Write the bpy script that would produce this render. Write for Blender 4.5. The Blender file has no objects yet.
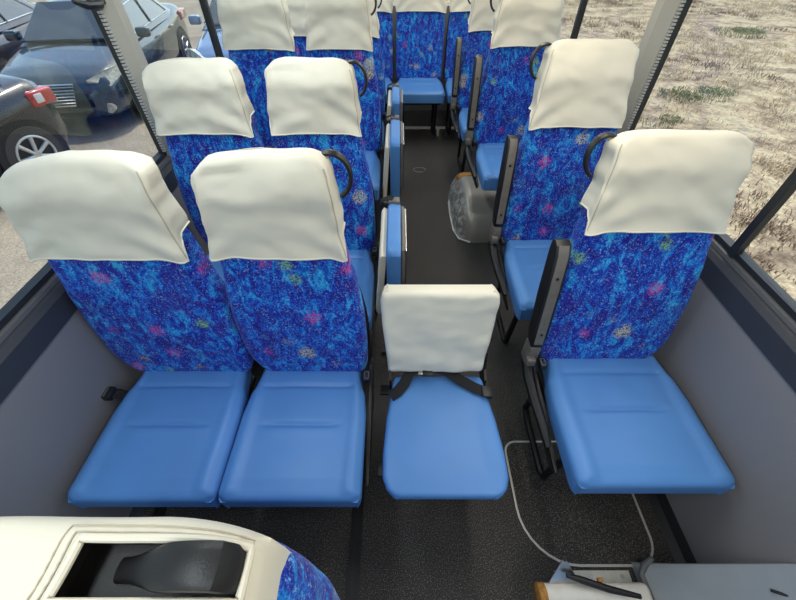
import bpy, bmesh, math, random
from math import sin, cos, pi, radians, sqrt, hypot
from mathutils import Vector, Matrix, noise
random.seed(7)
scn = bpy.context.scene
C = scn.collection

# ---------------------------------------------------------------- camera
cd = bpy.data.cameras.new('camera'); cam = bpy.data.objects.new('camera', cd); C.objects.link(cam)
cam.location = (0, 0, 1.65)
cam.rotation_euler = (radians(90 - 46.3), 0, 0)
cd.sensor_fit = 'HORIZONTAL'; cd.sensor_width = 36.0; cd.lens = 36.0 * 370 / 796
cd.clip_start = 0.02; cd.clip_end = 400
scn.camera = cam
# ---------------------------------------------------------------- world, sun, added fill lamps, exposure
w = bpy.data.worlds.new('sky'); scn.world = w; w.use_nodes = True
nt = w.node_tree; nt.nodes.clear()
sky = nt.nodes.new('ShaderNodeTexSky'); sky.sky_type = 'NISHITA'
sky.sun_disc = False; sky.sun_elevation = radians(52); sky.sun_rotation = radians(20)
sky.air_density = 1.0; sky.dust_density = 2.0
bg = nt.nodes.new('ShaderNodeBackground'); bg.inputs['Strength'].default_value = 0.2
wo = nt.nodes.new('ShaderNodeOutputWorld')
nt.links.new(sky.outputs[0], bg.inputs[0]); nt.links.new(bg.outputs[0], wo.inputs[0])
sl = bpy.data.lights.new('sun', 'SUN'); sl.energy = 2.0; sl.angle = radians(0.6); sl.color = (1.0, .94, .84)
sun = bpy.data.objects.new('sun', sl); C.objects.link(sun)
sun.rotation_euler = (radians(-26), radians(3), 0)
def area(name, loc, rot, sx, sy, e, col):
    l = bpy.data.lights.new(name, 'AREA'); l.shape = 'RECTANGLE'; l.size = sx; l.size_y = sy; l.energy = e; l.color = col
    o = bpy.data.objects.new(name, l); C.objects.link(o); o.location = loc; o.rotation_euler = rot; return o
FILL = 5.5          # unseen fill lights added to brighten the interior, cooler left, warmer right
for lx, lc in ((-.52, (.88, .97, 1)), (.55, (1, .93, .80))):
    for ly in (-.35, 1.1, 2.6, 4.0):
        area('ceiling_fill', (lx, ly, 1.895), (0, 0, 0), .13, 1.0, FILL, lc)
scn.view_settings.view_transform = 'Standard'; scn.view_settings.look = 'None'
scn.view_settings.gamma = 1; scn.view_settings.use_curve_mapping = False
scn.view_settings.exposure = 0.42

# ---------------------------------------------------------------- materials
def lin(c):
    return tuple(((v/255)/12.92 if v/255 <= .04045 else ((v/255+.055)/1.055)**2.4) for v in c) + (1,)
def mat(name, col, rough=.5, metal=0, noise_amt=0, noise_scale=30, bump=0, bump_scale=200, sheen=0, coat=0, spec=.5, emit=0):
    m = bpy.data.materials.new(name); m.use_nodes = True
    n = m.node_tree; b = n.nodes['Principled BSDF']
    b.inputs['Base Color'].default_value = lin(col); b.inputs['Roughness'].default_value = rough
    b.inputs['Metallic'].default_value = metal; b.inputs['Specular IOR Level'].default_value = spec
    b.inputs['Sheen Weight'].default_value = sheen; b.inputs['Coat Weight'].default_value = coat
    if emit:
        b.inputs['Emission Color'].default_value = lin(col); b.inputs['Emission Strength'].default_value = emit
    tc = n.nodes.new('ShaderNodeTexCoord')
    if noise_amt:
        nz = n.nodes.new('ShaderNodeTexNoise'); nz.inputs['Scale'].default_value = noise_scale; nz.inputs['Detail'].default_value = 5
        n.links.new(tc.outputs['Object'], nz.inputs['Vector'])
        mp = n.nodes.new('ShaderNodeMapRange'); mp.inputs[3].default_value = 1-noise_amt; mp.inputs[4].default_value = 1+noise_amt
        mp.inputs[1].default_value = .3; mp.inputs[2].default_value = .7
        n.links.new(nz.outputs[0], mp.inputs[0])
        mx = n.nodes.new('ShaderNodeMix'); mx.data_type = 'RGBA'; mx.blend_type = 'MULTIPLY'; mx.inputs[0].default_value = 1
        mx.inputs[6].default_value = lin(col); n.links.new(mp.outputs[0], mx.inputs[7]); n.links.new(mx.outputs[2], b.inputs['Base Color'])
    if bump:
        nb = n.nodes.new('ShaderNodeTexNoise'); nb.inputs['Scale'].default_value = bump_scale; nb.inputs['Detail'].default_value = 3
        n.links.new(tc.outputs['Object'], nb.inputs['Vector'])
        bp = n.nodes.new('ShaderNodeBump'); bp.inputs['Strength'].default_value = bump; bp.inputs['Distance'].default_value = .002
        n.links.new(nb.outputs[0], bp.inputs['Height']); n.links.new(bp.outputs[0], b.inputs['Normal'])
    return m
def ramp(n, stops, interp='LINEAR'):
    r = n.nodes.new('ShaderNodeValToRGB'); r.color_ramp.interpolation = interp
    e = r.color_ramp.elements
    while len(e) > 1: e.remove(e[-1])
    e[0].position = stops[0][0]; e[0].color = stops[0][1]
    for p, c in stops[1:]:
        x = e.new(p); x.color = c
    return r
def mixc(n, f, a, b, blend='MIX'):
    m = n.nodes.new('ShaderNodeMix'); m.data_type = 'RGBA'; m.blend_type = blend
    for i, v in ((0, f), (6, a), (7, b)):
        if hasattr(v, 'is_linked'): n.links.new(v, m.inputs[i])
        else: m.inputs[i].default_value = v
    return m.outputs[2]
def fabric():
    m = bpy.data.materials.new('blue_moquette'); m.use_nodes = True
    n = m.node_tree; b = n.nodes['Principled BSDF']
    tc = n.nodes.new('ShaderNodeTexCoord'); oi = n.nodes.new('ShaderNodeObjectInfo')
    add = n.nodes.new('ShaderNodeVectorMath'); add.operation = 'MULTIPLY_ADD'
    cb = n.nodes.new('ShaderNodeCombineXYZ')
    for k in (0, 2): n.links.new(oi.outputs['Random'], cb.inputs[k])
    n.links.new(cb.outputs[0], add.inputs[0]); add.inputs[1].default_value = (3, 3, 3); n.links.new(tc.outputs['Object'], add.inputs[2])
    V = add.outputs[0]
    mp = n.nodes.new('ShaderNodeMapping'); mp.inputs['Rotation'].default_value = (0, radians(-48), 0); mp.inputs['Scale'].default_value = (2.0, 1, 1.0)
    n.links.new(V, mp.inputs[0])
    def nz(scale, det, vec, rough=.6, dist=0):
        t = n.nodes.new('ShaderNodeTexNoise'); t.inputs['Scale'].default_value = scale; t.inputs['Detail'].default_value = det
        t.inputs['Roughness'].default_value = rough; t.inputs['Distortion'].default_value = dist; n.links.new(vec, t.inputs['Vector']); return t
    a = nz(15, 10, mp.outputs[0], .80, .7)
    r1 = ramp(n, [(.34, lin((34, 16, 110))), (.42, lin((32, 26, 150))), (.48, lin((18, 52, 178))), (.515, lin((16, 86, 206))), (.55, lin((4, 124, 222))), (.60, lin((40, 176, 238))), (.66, lin((70, 190, 236))), (.74, lin((24, 60, 170)))])
    n.links.new(a.outputs[0], r1.inputs[0])
    c2 = nz(9, 4, V, .6, .6); r2 = ramp(n, [(.54, (0, 0, 0, 1)), (.62, (.6, .6, .6, 1))]); n.links.new(c2.outputs[0], r2.inputs[0])
    col = mixc(n, r2.outputs[0], r1.outputs[0], lin((52, 24, 150)))
    # fine light stitches
    s = nz(170, 4, V, .85); s2 = nz(45, 3, V, .6)
    rs = ramp(n, [(.555, (0, 0, 0, 1)), (.61, (1, 1, 1, 1))]); n.links.new(s.outputs[0], rs.inputs[0])
    rs2 = ramp(n, [(.36, (0.12, 0.12, .12, 1)), (.58, (1, 1, 1, 1))]); n.links.new(s2.outputs[0], rs2.inputs[0])
    f = mixc(n, 1.0, rs.outputs[0], rs2.outputs[0], 'MULTIPLY')
    col = mixc(n, f, col, lin((150, 205, 240)))
    dk = ramp(n, [(.36, (.7, .7, .7, 1)), (.47, (0, 0, 0, 1))]); n.links.new(s.outputs[0], dk.inputs[0])
    col = mixc(n, dk.outputs[0], col, lin((20, 20, 90)))
    # scattered flower clusters
    for sc, off, c1, thr in ((5.6, (0, 0, 0), (236, 222, 140), .16), (5.9, (5.3, 2.1, 7.7), (232, 80, 150), .15), (6.5, (11, 4, 3), (150, 205, 90), .12)):
        m2 = n.nodes.new('ShaderNodeMapping'); m2.inputs['Location'].default_value = off; m2.inputs['Scale'].default_value = (1, .02, 1); n.links.new(V, m2.inputs[0])
        vo = n.nodes.new('ShaderNodeTexVoronoi'); vo.inputs['Scale'].default_value = sc; n.links.new(m2.outputs[0], vo.inputs['Vector'])
        wob = nz(70, 2, V); mt = n.nodes.new('ShaderNodeMath'); mt.operation = 'MULTIPLY_ADD'; n.links.new(wob.outputs[0], mt.inputs[0]); mt.inputs[1].default_value = .24
        n.links.new(vo.outputs['Distance'], mt.inputs[2])
        rr = ramp(n, [(thr + .08, (1, 1, 1, 1)), (thr + .17, (0, 0, 0, 1))]); n.links.new(mt.outputs[0], rr.inputs[0])
        sp = nz(190, 2, V); rp = ramp(n, [(.46, (0, 0, 0, 1)), (.56, (.9, .9, .9, 1))]); n.links.new(sp.outputs[0], rp.inputs[0])
        f = mixc(n, 1.0, rr.outputs[0], rp.outputs[0], 'MULTIPLY')
        col = mixc(n, f, col, lin(c1))
    n.links.new(col, b.inputs['Base Color'])
    b.inputs['Roughness'].default_value = .85; b.inputs['Sheen Weight'].default_value = .12; b.inputs['Specular IOR Level'].default_value = .2
    bp = n.nodes.new('ShaderNodeBump'); bp.inputs['Strength'].default_value = .25; bp.inputs['Distance'].default_value = .002
    n.links.new(s.outputs[0], bp.inputs['Height']); n.links.new(bp.outputs[0], b.inputs['Normal'])
    return m
FAB = fabric()
VINYL = mat('blue_vinyl', (86, 141, 207), .42, bump=.12, bump_scale=260, noise_amt=.03, noise_scale=9, spec=.45)
CLOTH = mat('white_cover', (230, 224, 206), .55, bump=.10, bump_scale=380, sheen=.08, noise_amt=.03, noise_scale=7, spec=.35)
SEAM = mat('cover_seam', (192, 182, 164), .7)
BLACK = mat('black_plastic', (26, 26, 28), .42, bump=.2, bump_scale=500)
GREYP = mat('worn_armrest_plastic', (112, 106, 100), .38, noise_amt=.12, noise_scale=40)
STRAP = mat('black_webbing', (22, 22, 24), .8, bump=.5, bump_scale=700)
STEEL = mat('steel', (190, 190, 190), .3, 1)
DSTEEL = mat('dark_frame_steel', (30, 30, 33), .45, .3)
WALL = mat('wall_vinyl', (136, 134, 136), .6, bump=.15, bump_scale=420, noise_amt=.02, noise_scale=3)
BAND = mat('belt_rail_vinyl', (58, 61, 68), .55, bump=.15, bump_scale=420)
SILL = mat('grey_sill_plastic', (96, 97, 100), .4)
PILL = mat('pillar_plastic', (172, 170, 162), .38, noise_amt=.03, noise_scale=6)
RUBBER = mat('rubber_seal', (38, 40, 42), .5)
ALU = mat('ribbed_aluminium', (190, 190, 186), .4, .3)
ROOF = mat('roof_lining', (205, 203, 196), .8)
FILLM = mat('fill_housing_plastic', (240, 240, 235), .4)
BUSP = mat('bus_paint', (225, 225, 220), .3, coat=.5)
BROWN = mat('brown_foam', (158, 112, 52), .8, noise_amt=.35, noise_scale=90, bump=.5, bump_scale=200)
PALE = mat('pale_painted_panel', (150, 158, 165), .4, noise_amt=.04, noise_scale=12)
WHITEP = mat('white_painted_steel', (205, 203, 196), .4, noise_amt=.06, noise_scale=30)
def floor_mat():
    m = mat('speckled_floor_vinyl', (38, 38, 41), .62, spec=.35)
    n = m.node_tree; b = n.nodes['Principled BSDF']; tc = n.nodes.new('ShaderNodeTexCoord')
    t = n.nodes.new('ShaderNodeTexNoise'); t.inputs['Scale'].default_value = 260; t.inputs['Detail'].default_value = 3; n.links.new(tc.outputs['Object'], t.inputs['Vector'])
    r = ramp(n, [(.36, lin((32, 32, 34))), (.56, lin((52, 51, 52))), (.66, lin((120, 116, 108)))]); n.links.new(t.outputs[0], r.inputs[0])
    t2 = n.nodes.new('ShaderNodeTexNoise'); t2.inputs['Scale'].default_value = 3; t2.inputs['Detail'].default_value = 6; n.links.new(tc.outputs['Object'], t2.inputs['Vector'])
    r2 = ramp(n, [(.35, (.85, .85, .88, 1)), (.65, (1.12, 1.1, 1.06, 1))]); n.links.new(t2.outputs[0], r2.inputs[0])
    n.links.new(mixc(n, 1.0, r.outputs[0], r2.outputs[0], 'MULTIPLY'), b.inputs['Base Color'])
    return m
FLOOR = floor_mat()
def glass(name, tint, refl=1.0, dark=0.0):
    m = bpy.data.materials.new(name); m.use_nodes = True; n = m.node_tree; n.nodes.clear()
    o = n.nodes.new('ShaderNodeOutputMaterial'); tr = n.nodes.new('ShaderNodeBsdfTransparent'); tr.inputs[0].default_value = tint
    gl = n.nodes.new('ShaderNodeBsdfGlossy'); gl.inputs['Roughness'].default_value = .02
    fr = n.nodes.new('ShaderNodeFresnel'); fr.inputs[0].default_value = 1.3
    mm = n.nodes.new('ShaderNodeMath'); mm.operation = 'MULTIPLY'; mm.inputs[1].default_value = refl; n.links.new(fr.outputs[0], mm.inputs[0])
    mx = n.nodes.new('ShaderNodeMixShader'); n.links.new(mm.outputs[0], mx.inputs[0]); n.links.new(tr.outputs[0], mx.inputs[1]); n.links.new(gl.outputs[0], mx.inputs[2])
    n.links.new(mx.outputs[0], o.inputs[0]); return m
GLASS = glass('window_glass', (.93, .97, .955, 1), .16)
CARGLASS = mat('car_glass', (40, 52, 62), .06, spec=.9, coat=1)
def ground_mat(name, stops, s1, s2, lo, hi):
    m = mat(name, (180, 170, 150), .9, spec=.1); n = m.node_tree; b = n.nodes['Principled BSDF']; tc = n.nodes.new('ShaderNodeTexCoord')
    t = n.nodes.new('ShaderNodeTexNoise'); t.inputs['Scale'].default_value = s1; t.inputs['Detail'].default_value = 10; t.inputs['Roughness'].default_value = .7; n.links.new(tc.outputs['Object'], t.inputs['Vector'])
    r = ramp(n, stops); n.links.new(t.outputs[0], r.inputs[0])
    t2 = n.nodes.new('ShaderNodeTexNoise'); t2.inputs['Scale'].default_value = s2; t2.inputs['Detail'].default_value = 4; n.links.new(tc.outputs['Object'], t2.inputs['Vector'])
    r2 = ramp(n, [(.35, (lo, lo, lo, 1)), (.65, (hi, hi, hi, 1))]); n.links.new(t2.outputs[0], r2.inputs[0])
    t2.inputs['Detail'].default_value = 8; t2.inputs['Roughness'].default_value = .7
    n.links.new(mixc(n, 1.0, r.outputs[0], r2.outputs[0], 'MULTIPLY'), b.inputs['Base Color'])
    return m
FIELD = ground_mat('dry_field', [(.32, lin((112, 94, 80))), (.42, lin((150, 132, 112))), (.5, lin((182, 162, 136))), (.58, lin((206, 188, 156))), (.68, lin((160, 150, 132)))], 2.2, 16, .6, 1.3)
ASPH = ground_mat('worn_asphalt', [(.3, lin((140, 130, 118))), (.6, lin((172, 160, 144)))], .8, 55, .62, 1.3)

# ---------------------------------------------------------------- mesh helpers
def link(name, bm, m, parent=None, smooth=True, angle=35):
    bmesh.ops.recalc_face_normals(bm, faces=bm.faces)
    me = bpy.data.meshes.new(name); bm.to_mesh(me); bm.free()
    for mm in (m if isinstance(m, (list, tuple)) else [m]): me.materials.append(mm)
    if smooth:
        for p in me.polygons: p.use_smooth = True
        me.set_sharp_from_angle(angle=radians(angle))
    o = bpy.data.objects.new(name, me); C.objects.link(o)
    if parent: o.parent = parent
    return o
def tag(o, label=None, cat=None, group=None, kind=None):
    if label: o['label'] = label
    if cat: o['category'] = cat
    if group: o['group'] = group
    if kind: o['kind'] = kind
    return o
def thing(name, label, cat, loc=(0, 0, 0), rz=0, group=None):
    o = bpy.data.objects.new(name, None); C.objects.link(o); o.empty_display_size = .1
    o.location = loc; o.rotation_euler = (0, 0, rz); return tag(o, label, cat, group)
def place(o, loc): o.location = loc; return o
def recentre(o):
    """put a one-mesh thing's origin at the middle of its base"""
    me = o.data; xs = [v.co for v in me.vertices]
    c = Vector(((min(v.x for v in xs)+max(v.x for v in xs))/2, (min(v.y for v in xs)+max(v.y for v in xs))/2, min(v.z for v in xs)))
    me.transform(Matrix.Translation(-c)); o.location = o.location + c; return o
def box(bm, lo, hi, bev=0, seg=2, M=None):
    r = bmesh.ops.create_cube(bm, size=1); vs = r['verts']
    for v in vs:
        v.co = Vector(((lo[i]+hi[i])/2 + v.co[i]*(hi[i]-lo[i]) for i in range(3)))
    if bev:
        es = list({e for v in vs for e in v.link_edges})
        g = bmesh.ops.bevel(bm, geom=es, offset=bev, segments=seg, profile=.5, affect='EDGES'); vs = g['verts'] if M else vs
        if M:
            vs = list({v for f in g['faces'] for v in f.verts})
    if M:
        bmesh.ops.transform(bm, matrix=M, verts=vs)
    return bm
def B(lo, hi, bev=0, seg=2): return box(bmesh.new(), lo, hi, bev, seg)
def tube(bm, pts, r, n=10, close=False, flat=None):
    """tube along pts; r radius or list; flat=(ax,ay) gives an elliptical/rect band: half sizes along side/up"""
    P = [Vector(p) for p in pts]; rings = []; m = len(P); prev = None
    for i, p in enumerate(P):
        if close: t = (P[(i+1) % m]-P[i-1]).normalized()
        else: t = (P[min(i+1, m-1)]-P[max(i-1, 0)]).normalized()
        if prev is None:
            up = Vector((0, 0, 1)) if abs(t.z) < .9 else Vector((0, 1, 0))
            if flat: up = Vector(flat[2])
            a = t.cross(up).normalized()
        else:
            a = (prev - t*prev.dot(t)).normalized()
        prev = a; b = t.cross(a).normalized()
        rr = r[i] if isinstance(r, (list, tuple)) else r
        ring = []
        for k in range(n):
            an = 2*pi*k/n
            if flat:
                ca, sa = cos(an), sin(an); e = .45
                ring.append(bm.verts.new(p + a*flat[0]*math.copysign(abs(ca)**e, ca) + b*flat[1]*math.copysign(abs(sa)**e, sa)))
            else: ring.append(bm.verts.new(p + a*rr*cos(an) + b*rr*sin(an)))
        rings.append(ring)
    for i in range(m if close else m-1):
        A, Bq = rings[i], rings[(i+1) % m]
        for k in range(n): bm.faces.new((A[k], A[(k+1) % n], Bq[(k+1) % n], Bq[k]))
    if not close:
        bm.faces.new(rings[0][::-1]); bm.faces.new(rings[-1])
    return bm
def T(pts, r, n=10, close=False, flat=None): return tube(bmesh.new(), pts, r, n, close, flat)
def cyl(bm, p0, p1, r, n=20, r1=None):
    return tube(bm, [p0, p1], [r, r if r1 is None else r1], n)
def prism(bm, pts, axis, a, b, bev=0):
    """extrude polygon of 2D pts along axis between a and b"""
    def mk(p, q):
        return {'x': (q, p[0], p[1]), 'y': (p[0], q, p[1]), 'z': (p[0], p[1], q)}[axis]
    A = [bm.verts.new(mk(p, a)) for p in pts]; D = [bm.verts.new(mk(p, b)) for p in pts]; n = len(pts)
    fs = [bm.faces.new(A), bm.faces.new(D[::-1])]
    for i in range(n): fs.append(bm.faces.new((A[i], D[i], D[(i+1) % n], A[(i+1) % n])))
    if bev:
        es = list({e for f in fs[:2] for e in f.edges}); bmesh.ops.bevel(bm, geom=es, offset=bev, segments=2, profile=.5, affect='EDGES')
    return bm
def spread(n, k=.72):
    out = []
    for i in range(n+1):
        t = i/n; out.append((1-k)*t + k*(1-cos(pi*t))/2)
    return out
def pad(P, wl, wr, L, Tk, r, bump=None, nx=30, ny=40, under=.006):
    """upholstered slab: P(x,l,d) maps width, length, thickness to space"""
    bm = bmesh.new(); S = spread(nx); U = spread(ny); g = []
    for t in U:
        row = []; a, b = wl(t), wr(t)
        for s in S:
            x = -a + (a+b)*s; dx = min(s, 1-s)*(a+b); dl = min(t, 1-t)*L
            e = min(hypot(max(0, r-dx), max(0, r-dl)), r)
            d = Tk - (r - sqrt(max(0, r*r-e*e)))
            if bump: d += bump(x, t*L, min(dx, dl))
            row.append(bm.verts.new(P(x, t*L, d)))
        g.append(row)
    for j in range(ny):
        for i in range(nx): bm.faces.new((g[j][i], g[j][i+1], g[j+1][i+1], g[j+1][i]))
    idx = [(0, i) for i in range(nx)] + [(j, nx) for j in range(ny)] + [(ny, i) for i in range(nx, 0, -1)] + [(j, 0) for j in range(ny, 0, -1)]
    top = [g[j][i] for j, i in idx]; low = []
    for j, i in idx:
        t = U[j]; s = S[i]; a, b = wl(t), wr(t); x = -a+(a+b)*s
        x += under if i == 0 else (-under if i == nx else 0); l = t*L + (under if j == 0 else (-under if j == ny else 0))
        low.append(bm.verts.new(P(x, l, 0)))
    n = len(idx)
    for k in range(n): bm.faces.new((top[k], top[(k+1) % n], low[(k+1) % n], low[k]))
    bm.faces.new(low[::-1])
    return bm
def lerp_tab(tab):
    def f(t):
        for (a, va), (b, vb) in zip(tab, tab[1:]):
            if t <= b:
                u = (t-a)/(b-a) if b > a else 0; u = max(0, min(1, u)); u = u*u*(3-2*u)*.5 + u*.5
                return va + (vb-va)*u
        return tab[-1][1]
    return f

# ---------------------------------------------------------------- the setting: bus shell
XL, XR = -1.04, 1.065          # inner wall faces
YF, YR = -1.7, 4.75
ZB, ZS = .765, .87             # belt band lower edge, sill
ZT, ZC = 1.62, 1.93            # window head, ceiling
def st(name, bm, m, sm=False):
    o = link(name, bm, m, None, sm); tag(o, kind='structure'); return o
GZ = -.75
st('floor', B((XL-.06, YF, -.12), (XR+.06, YR+.06, 0)), FLOOR)
st('ceiling', B((XL-.06, YF, ZC), (XR+.06, YR+.06, ZC+.06)), ROOF)
for side, X, s in (('left', XL, -1), ('right', XR, 1)):
    o = st('wall_'+side, B((min(X, X+s*.055), YF, 0), (max(X, X+s*.055), YR, ZB)), WALL)
    bm = bmesh.new()
    # belt rail: dark padded band with a ledge
    prism(bm, [(X-s*.004, ZB), (X-s*.008, ZB+.075), (X+s*.002, ZB+.092), (X+s*.02, ZB+.096), (X+s*.055, ZB+.096), (X+s*.055, ZB)], 'y', YF, YR)
    st('trim_1' if s < 0 else 'trim_2', bm, BAND)
    bm = bmesh.new()
    prism(bm, [(X+s*.012, ZB+.096), (X+s*.014, ZB+.108), (X+s*.030, ZB+.112), (X+s*.034, ZB+.104), (X+s*.055, ZB+.104), (X+s*.055, ZB+.096)], 'y', YF, YR)
    st('trim_3' if s < 0 else 'trim_4', bm, SILL)
    st('trim_5' if s < 0 else 'trim_6', B((min(X-s*.03, X+s*.055), YF, ZT), (max(X-s*.03, X+s*.055), YR, ZC)), ROOF)
    # outside skin
    st('wall_outer_'+side, B((min(X+s*.056, X+s*.075), YF, GZ+.32), (max(X+s*.056, X+s*.075), YR+.08, ZB+.096)), BUSP)
# rear wall with window opening
bm = B((XL, YR, 0), (XR, YR+.06, 1.0)); box(bm, (XL, YR, 1.66), (XR, YR+.06, ZC)); box(bm, (XL, YR, 1.0), (XL+.15, YR+.06, 1.66)); box(bm, (XR-.15, YR, 1.0), (XR, YR+.06, 1.66))
st('wall_rear', bm, WALL)
bm = B((XL, YF-.06, 0), (XR, YF, .75)); box(bm, (XL, YF-.06, 1.75), (XR, YF, ZC))
st('wall_front', bm, BAND)
st('trim_7', B((XL-.075, YF-.06, ZC+.061), (XR+.075, YR+.08, ZC+.12), .02), BUSP)
wn = 0
def window(x, y0, y1, s, frame_y=None):
    """one window between pillars: a fixed pane and a sliding pane with its slim frame"""
    global wn; wn += 1
    root = bpy.data.objects.new('window_%d' % wn, None); C.objects.link(root); root['kind'] = 'structure'; root.location = (x, (y0+y1)/2, ZS+.01)
    oy, oz = -(y0+y1)/2, -(ZS+.01); xo = .0
    def L(name, bm, m):
        bmesh.ops.translate(bm, vec=(0, oy, oz), verts=bm.verts); return link(name, bm, m, root, False)
    z0, z1 = ZS+.01, ZT
    ym = frame_y
    L('pane', B((.020*s-.003, y0, z0), (.020*s+.003, ym+.012, z1)), GLASS)
    L('pane', B((.034*s-.003, ym-.012, z0), (.034*s+.003, y1, z1)), GLASS)
    bm = bmesh.new()
    box(bm, (.012*s-.010, ym-.020, z0), (.012*s+.012, ym+.006, z1)); box(bm, (.034*s-.010, ym-.002, z0), (.034*s+.010, ym+.024, z1))
    L('sliding_frame', bm, RUBBER)
    bm = bmesh.new()
    for a, b in ((z0, z0+.016), (z1-.016, z1)): box(bm, (.027*s-.016, y0, a), (.027*s+.016, y1, b))
    for a, b in ((y0, y0+.010), (y1-.010, y1)): box(bm, (.027*s-.010, a, z0), (.027*s+.016, b, z1))
    L('rubber_surround', bm, RUBBER)
    # toothed aluminium guide strip standing at the pillar end
    bm = bmesh.new()
    for k in range(60):
        zz = z0+.02+k*(z1-z0-.04)/60; box(bm, (.010*s-.006, y1-.014, zz), (.010*s+.006, y1+.004, zz+.0075))
    L('guide_strip', bm, ALU)
PL = [(-.18, -.08), (1.66, 1.775), (3.35, 3.46)]
PR = [(-.18, -.08), (1.80, 1.92), (3.5, 3.61)]
pn = 7
for X, s, PP in ((XL-.012, -1, PL), (XR-.0, 1, PR)):
    for a, b in PP:
        pn += 1
        bm = bmesh.new()
        pts = [(X+s*.045, a), (X+s*.012, a), (X-s*.004, a+.022), (X-s*.022, a+.045), (X-s*.022, b-.018), (X+s*.0, b), (X+s*.045, b)]
        prism(bm, pts, 'z', ZS-.002, ZT+.0, .003)
        st('trim_%d' % pn, bm, PILL, True)
xl, xr = XL-.012, XR+.01
for a, b, f in ((YF+.02, -.18, -.9), (-.08, 1.66, .90), (1.775, 3.35, 2.60), (3.46, YR-.02, 4.1)): window(xl, a, b, -1, f)
for a, b, f in ((YF+.02, -.18, -.9), (-.08, 1.80, .945), (1.92, 3.5, 2.78), (3.61, YR-.02, 4.2)): window(xr, a, b, 1, f)
# rear glass and windscreen
wn += 1; st('window_%d' % wn, B((XL+.15, YR+.025, 1.0), (XR-.15, YR+.031, 1.66)), GLASS)
wn += 1; st('window_%d' % wn, B((XL, YF-.04, .75), (XR, YF-.034, 1.75)), GLASS)
# floor coving along the right wall
bm = bmesh.new(); prism(bm, [(XR, .0), (XR-.045, .0), (XR-.02, .02), (XR, .05)], 'y', .22, YR); st('baseboard_right', bm, BLACK)
bm = bmesh.new(); prism(bm, [(XL, .0), (XL+.03, .0), (XL+.012, .02), (XL, .04)], 'y', YF, YR); st('baseboard_left', bm, BAND)
# housings round the added fill lights, out of view on the ceiling
i = 0
for lx, sd in ((-.52, 'left'), (.55, 'right')):
    for ly, wh in ((-.35, 'foremost'), (1.1, 'second'), (2.6, 'third'), (4.0, 'rearmost')):
        bm = bmesh.new()
        for a, b in (((-.085, -.53), (-.068, .53)), ((.068, -.53), (.085, .53)), ((-.068, -.53), (.068, -.505)), ((-.068, .505), (.068, .53))):
            box(bm, (a[0], a[1], -.035), (b[0], b[1], 0), .002)
        o = link('fill_lamp_housing', bm, FILLM); o.location = (lx, ly, ZC)
        tag(o, '%s of the four unseen white fill lamps added over the %s seats' % (wh, sd), 'ceiling lamp', 'added fill lamps along the ceiling')

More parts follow.
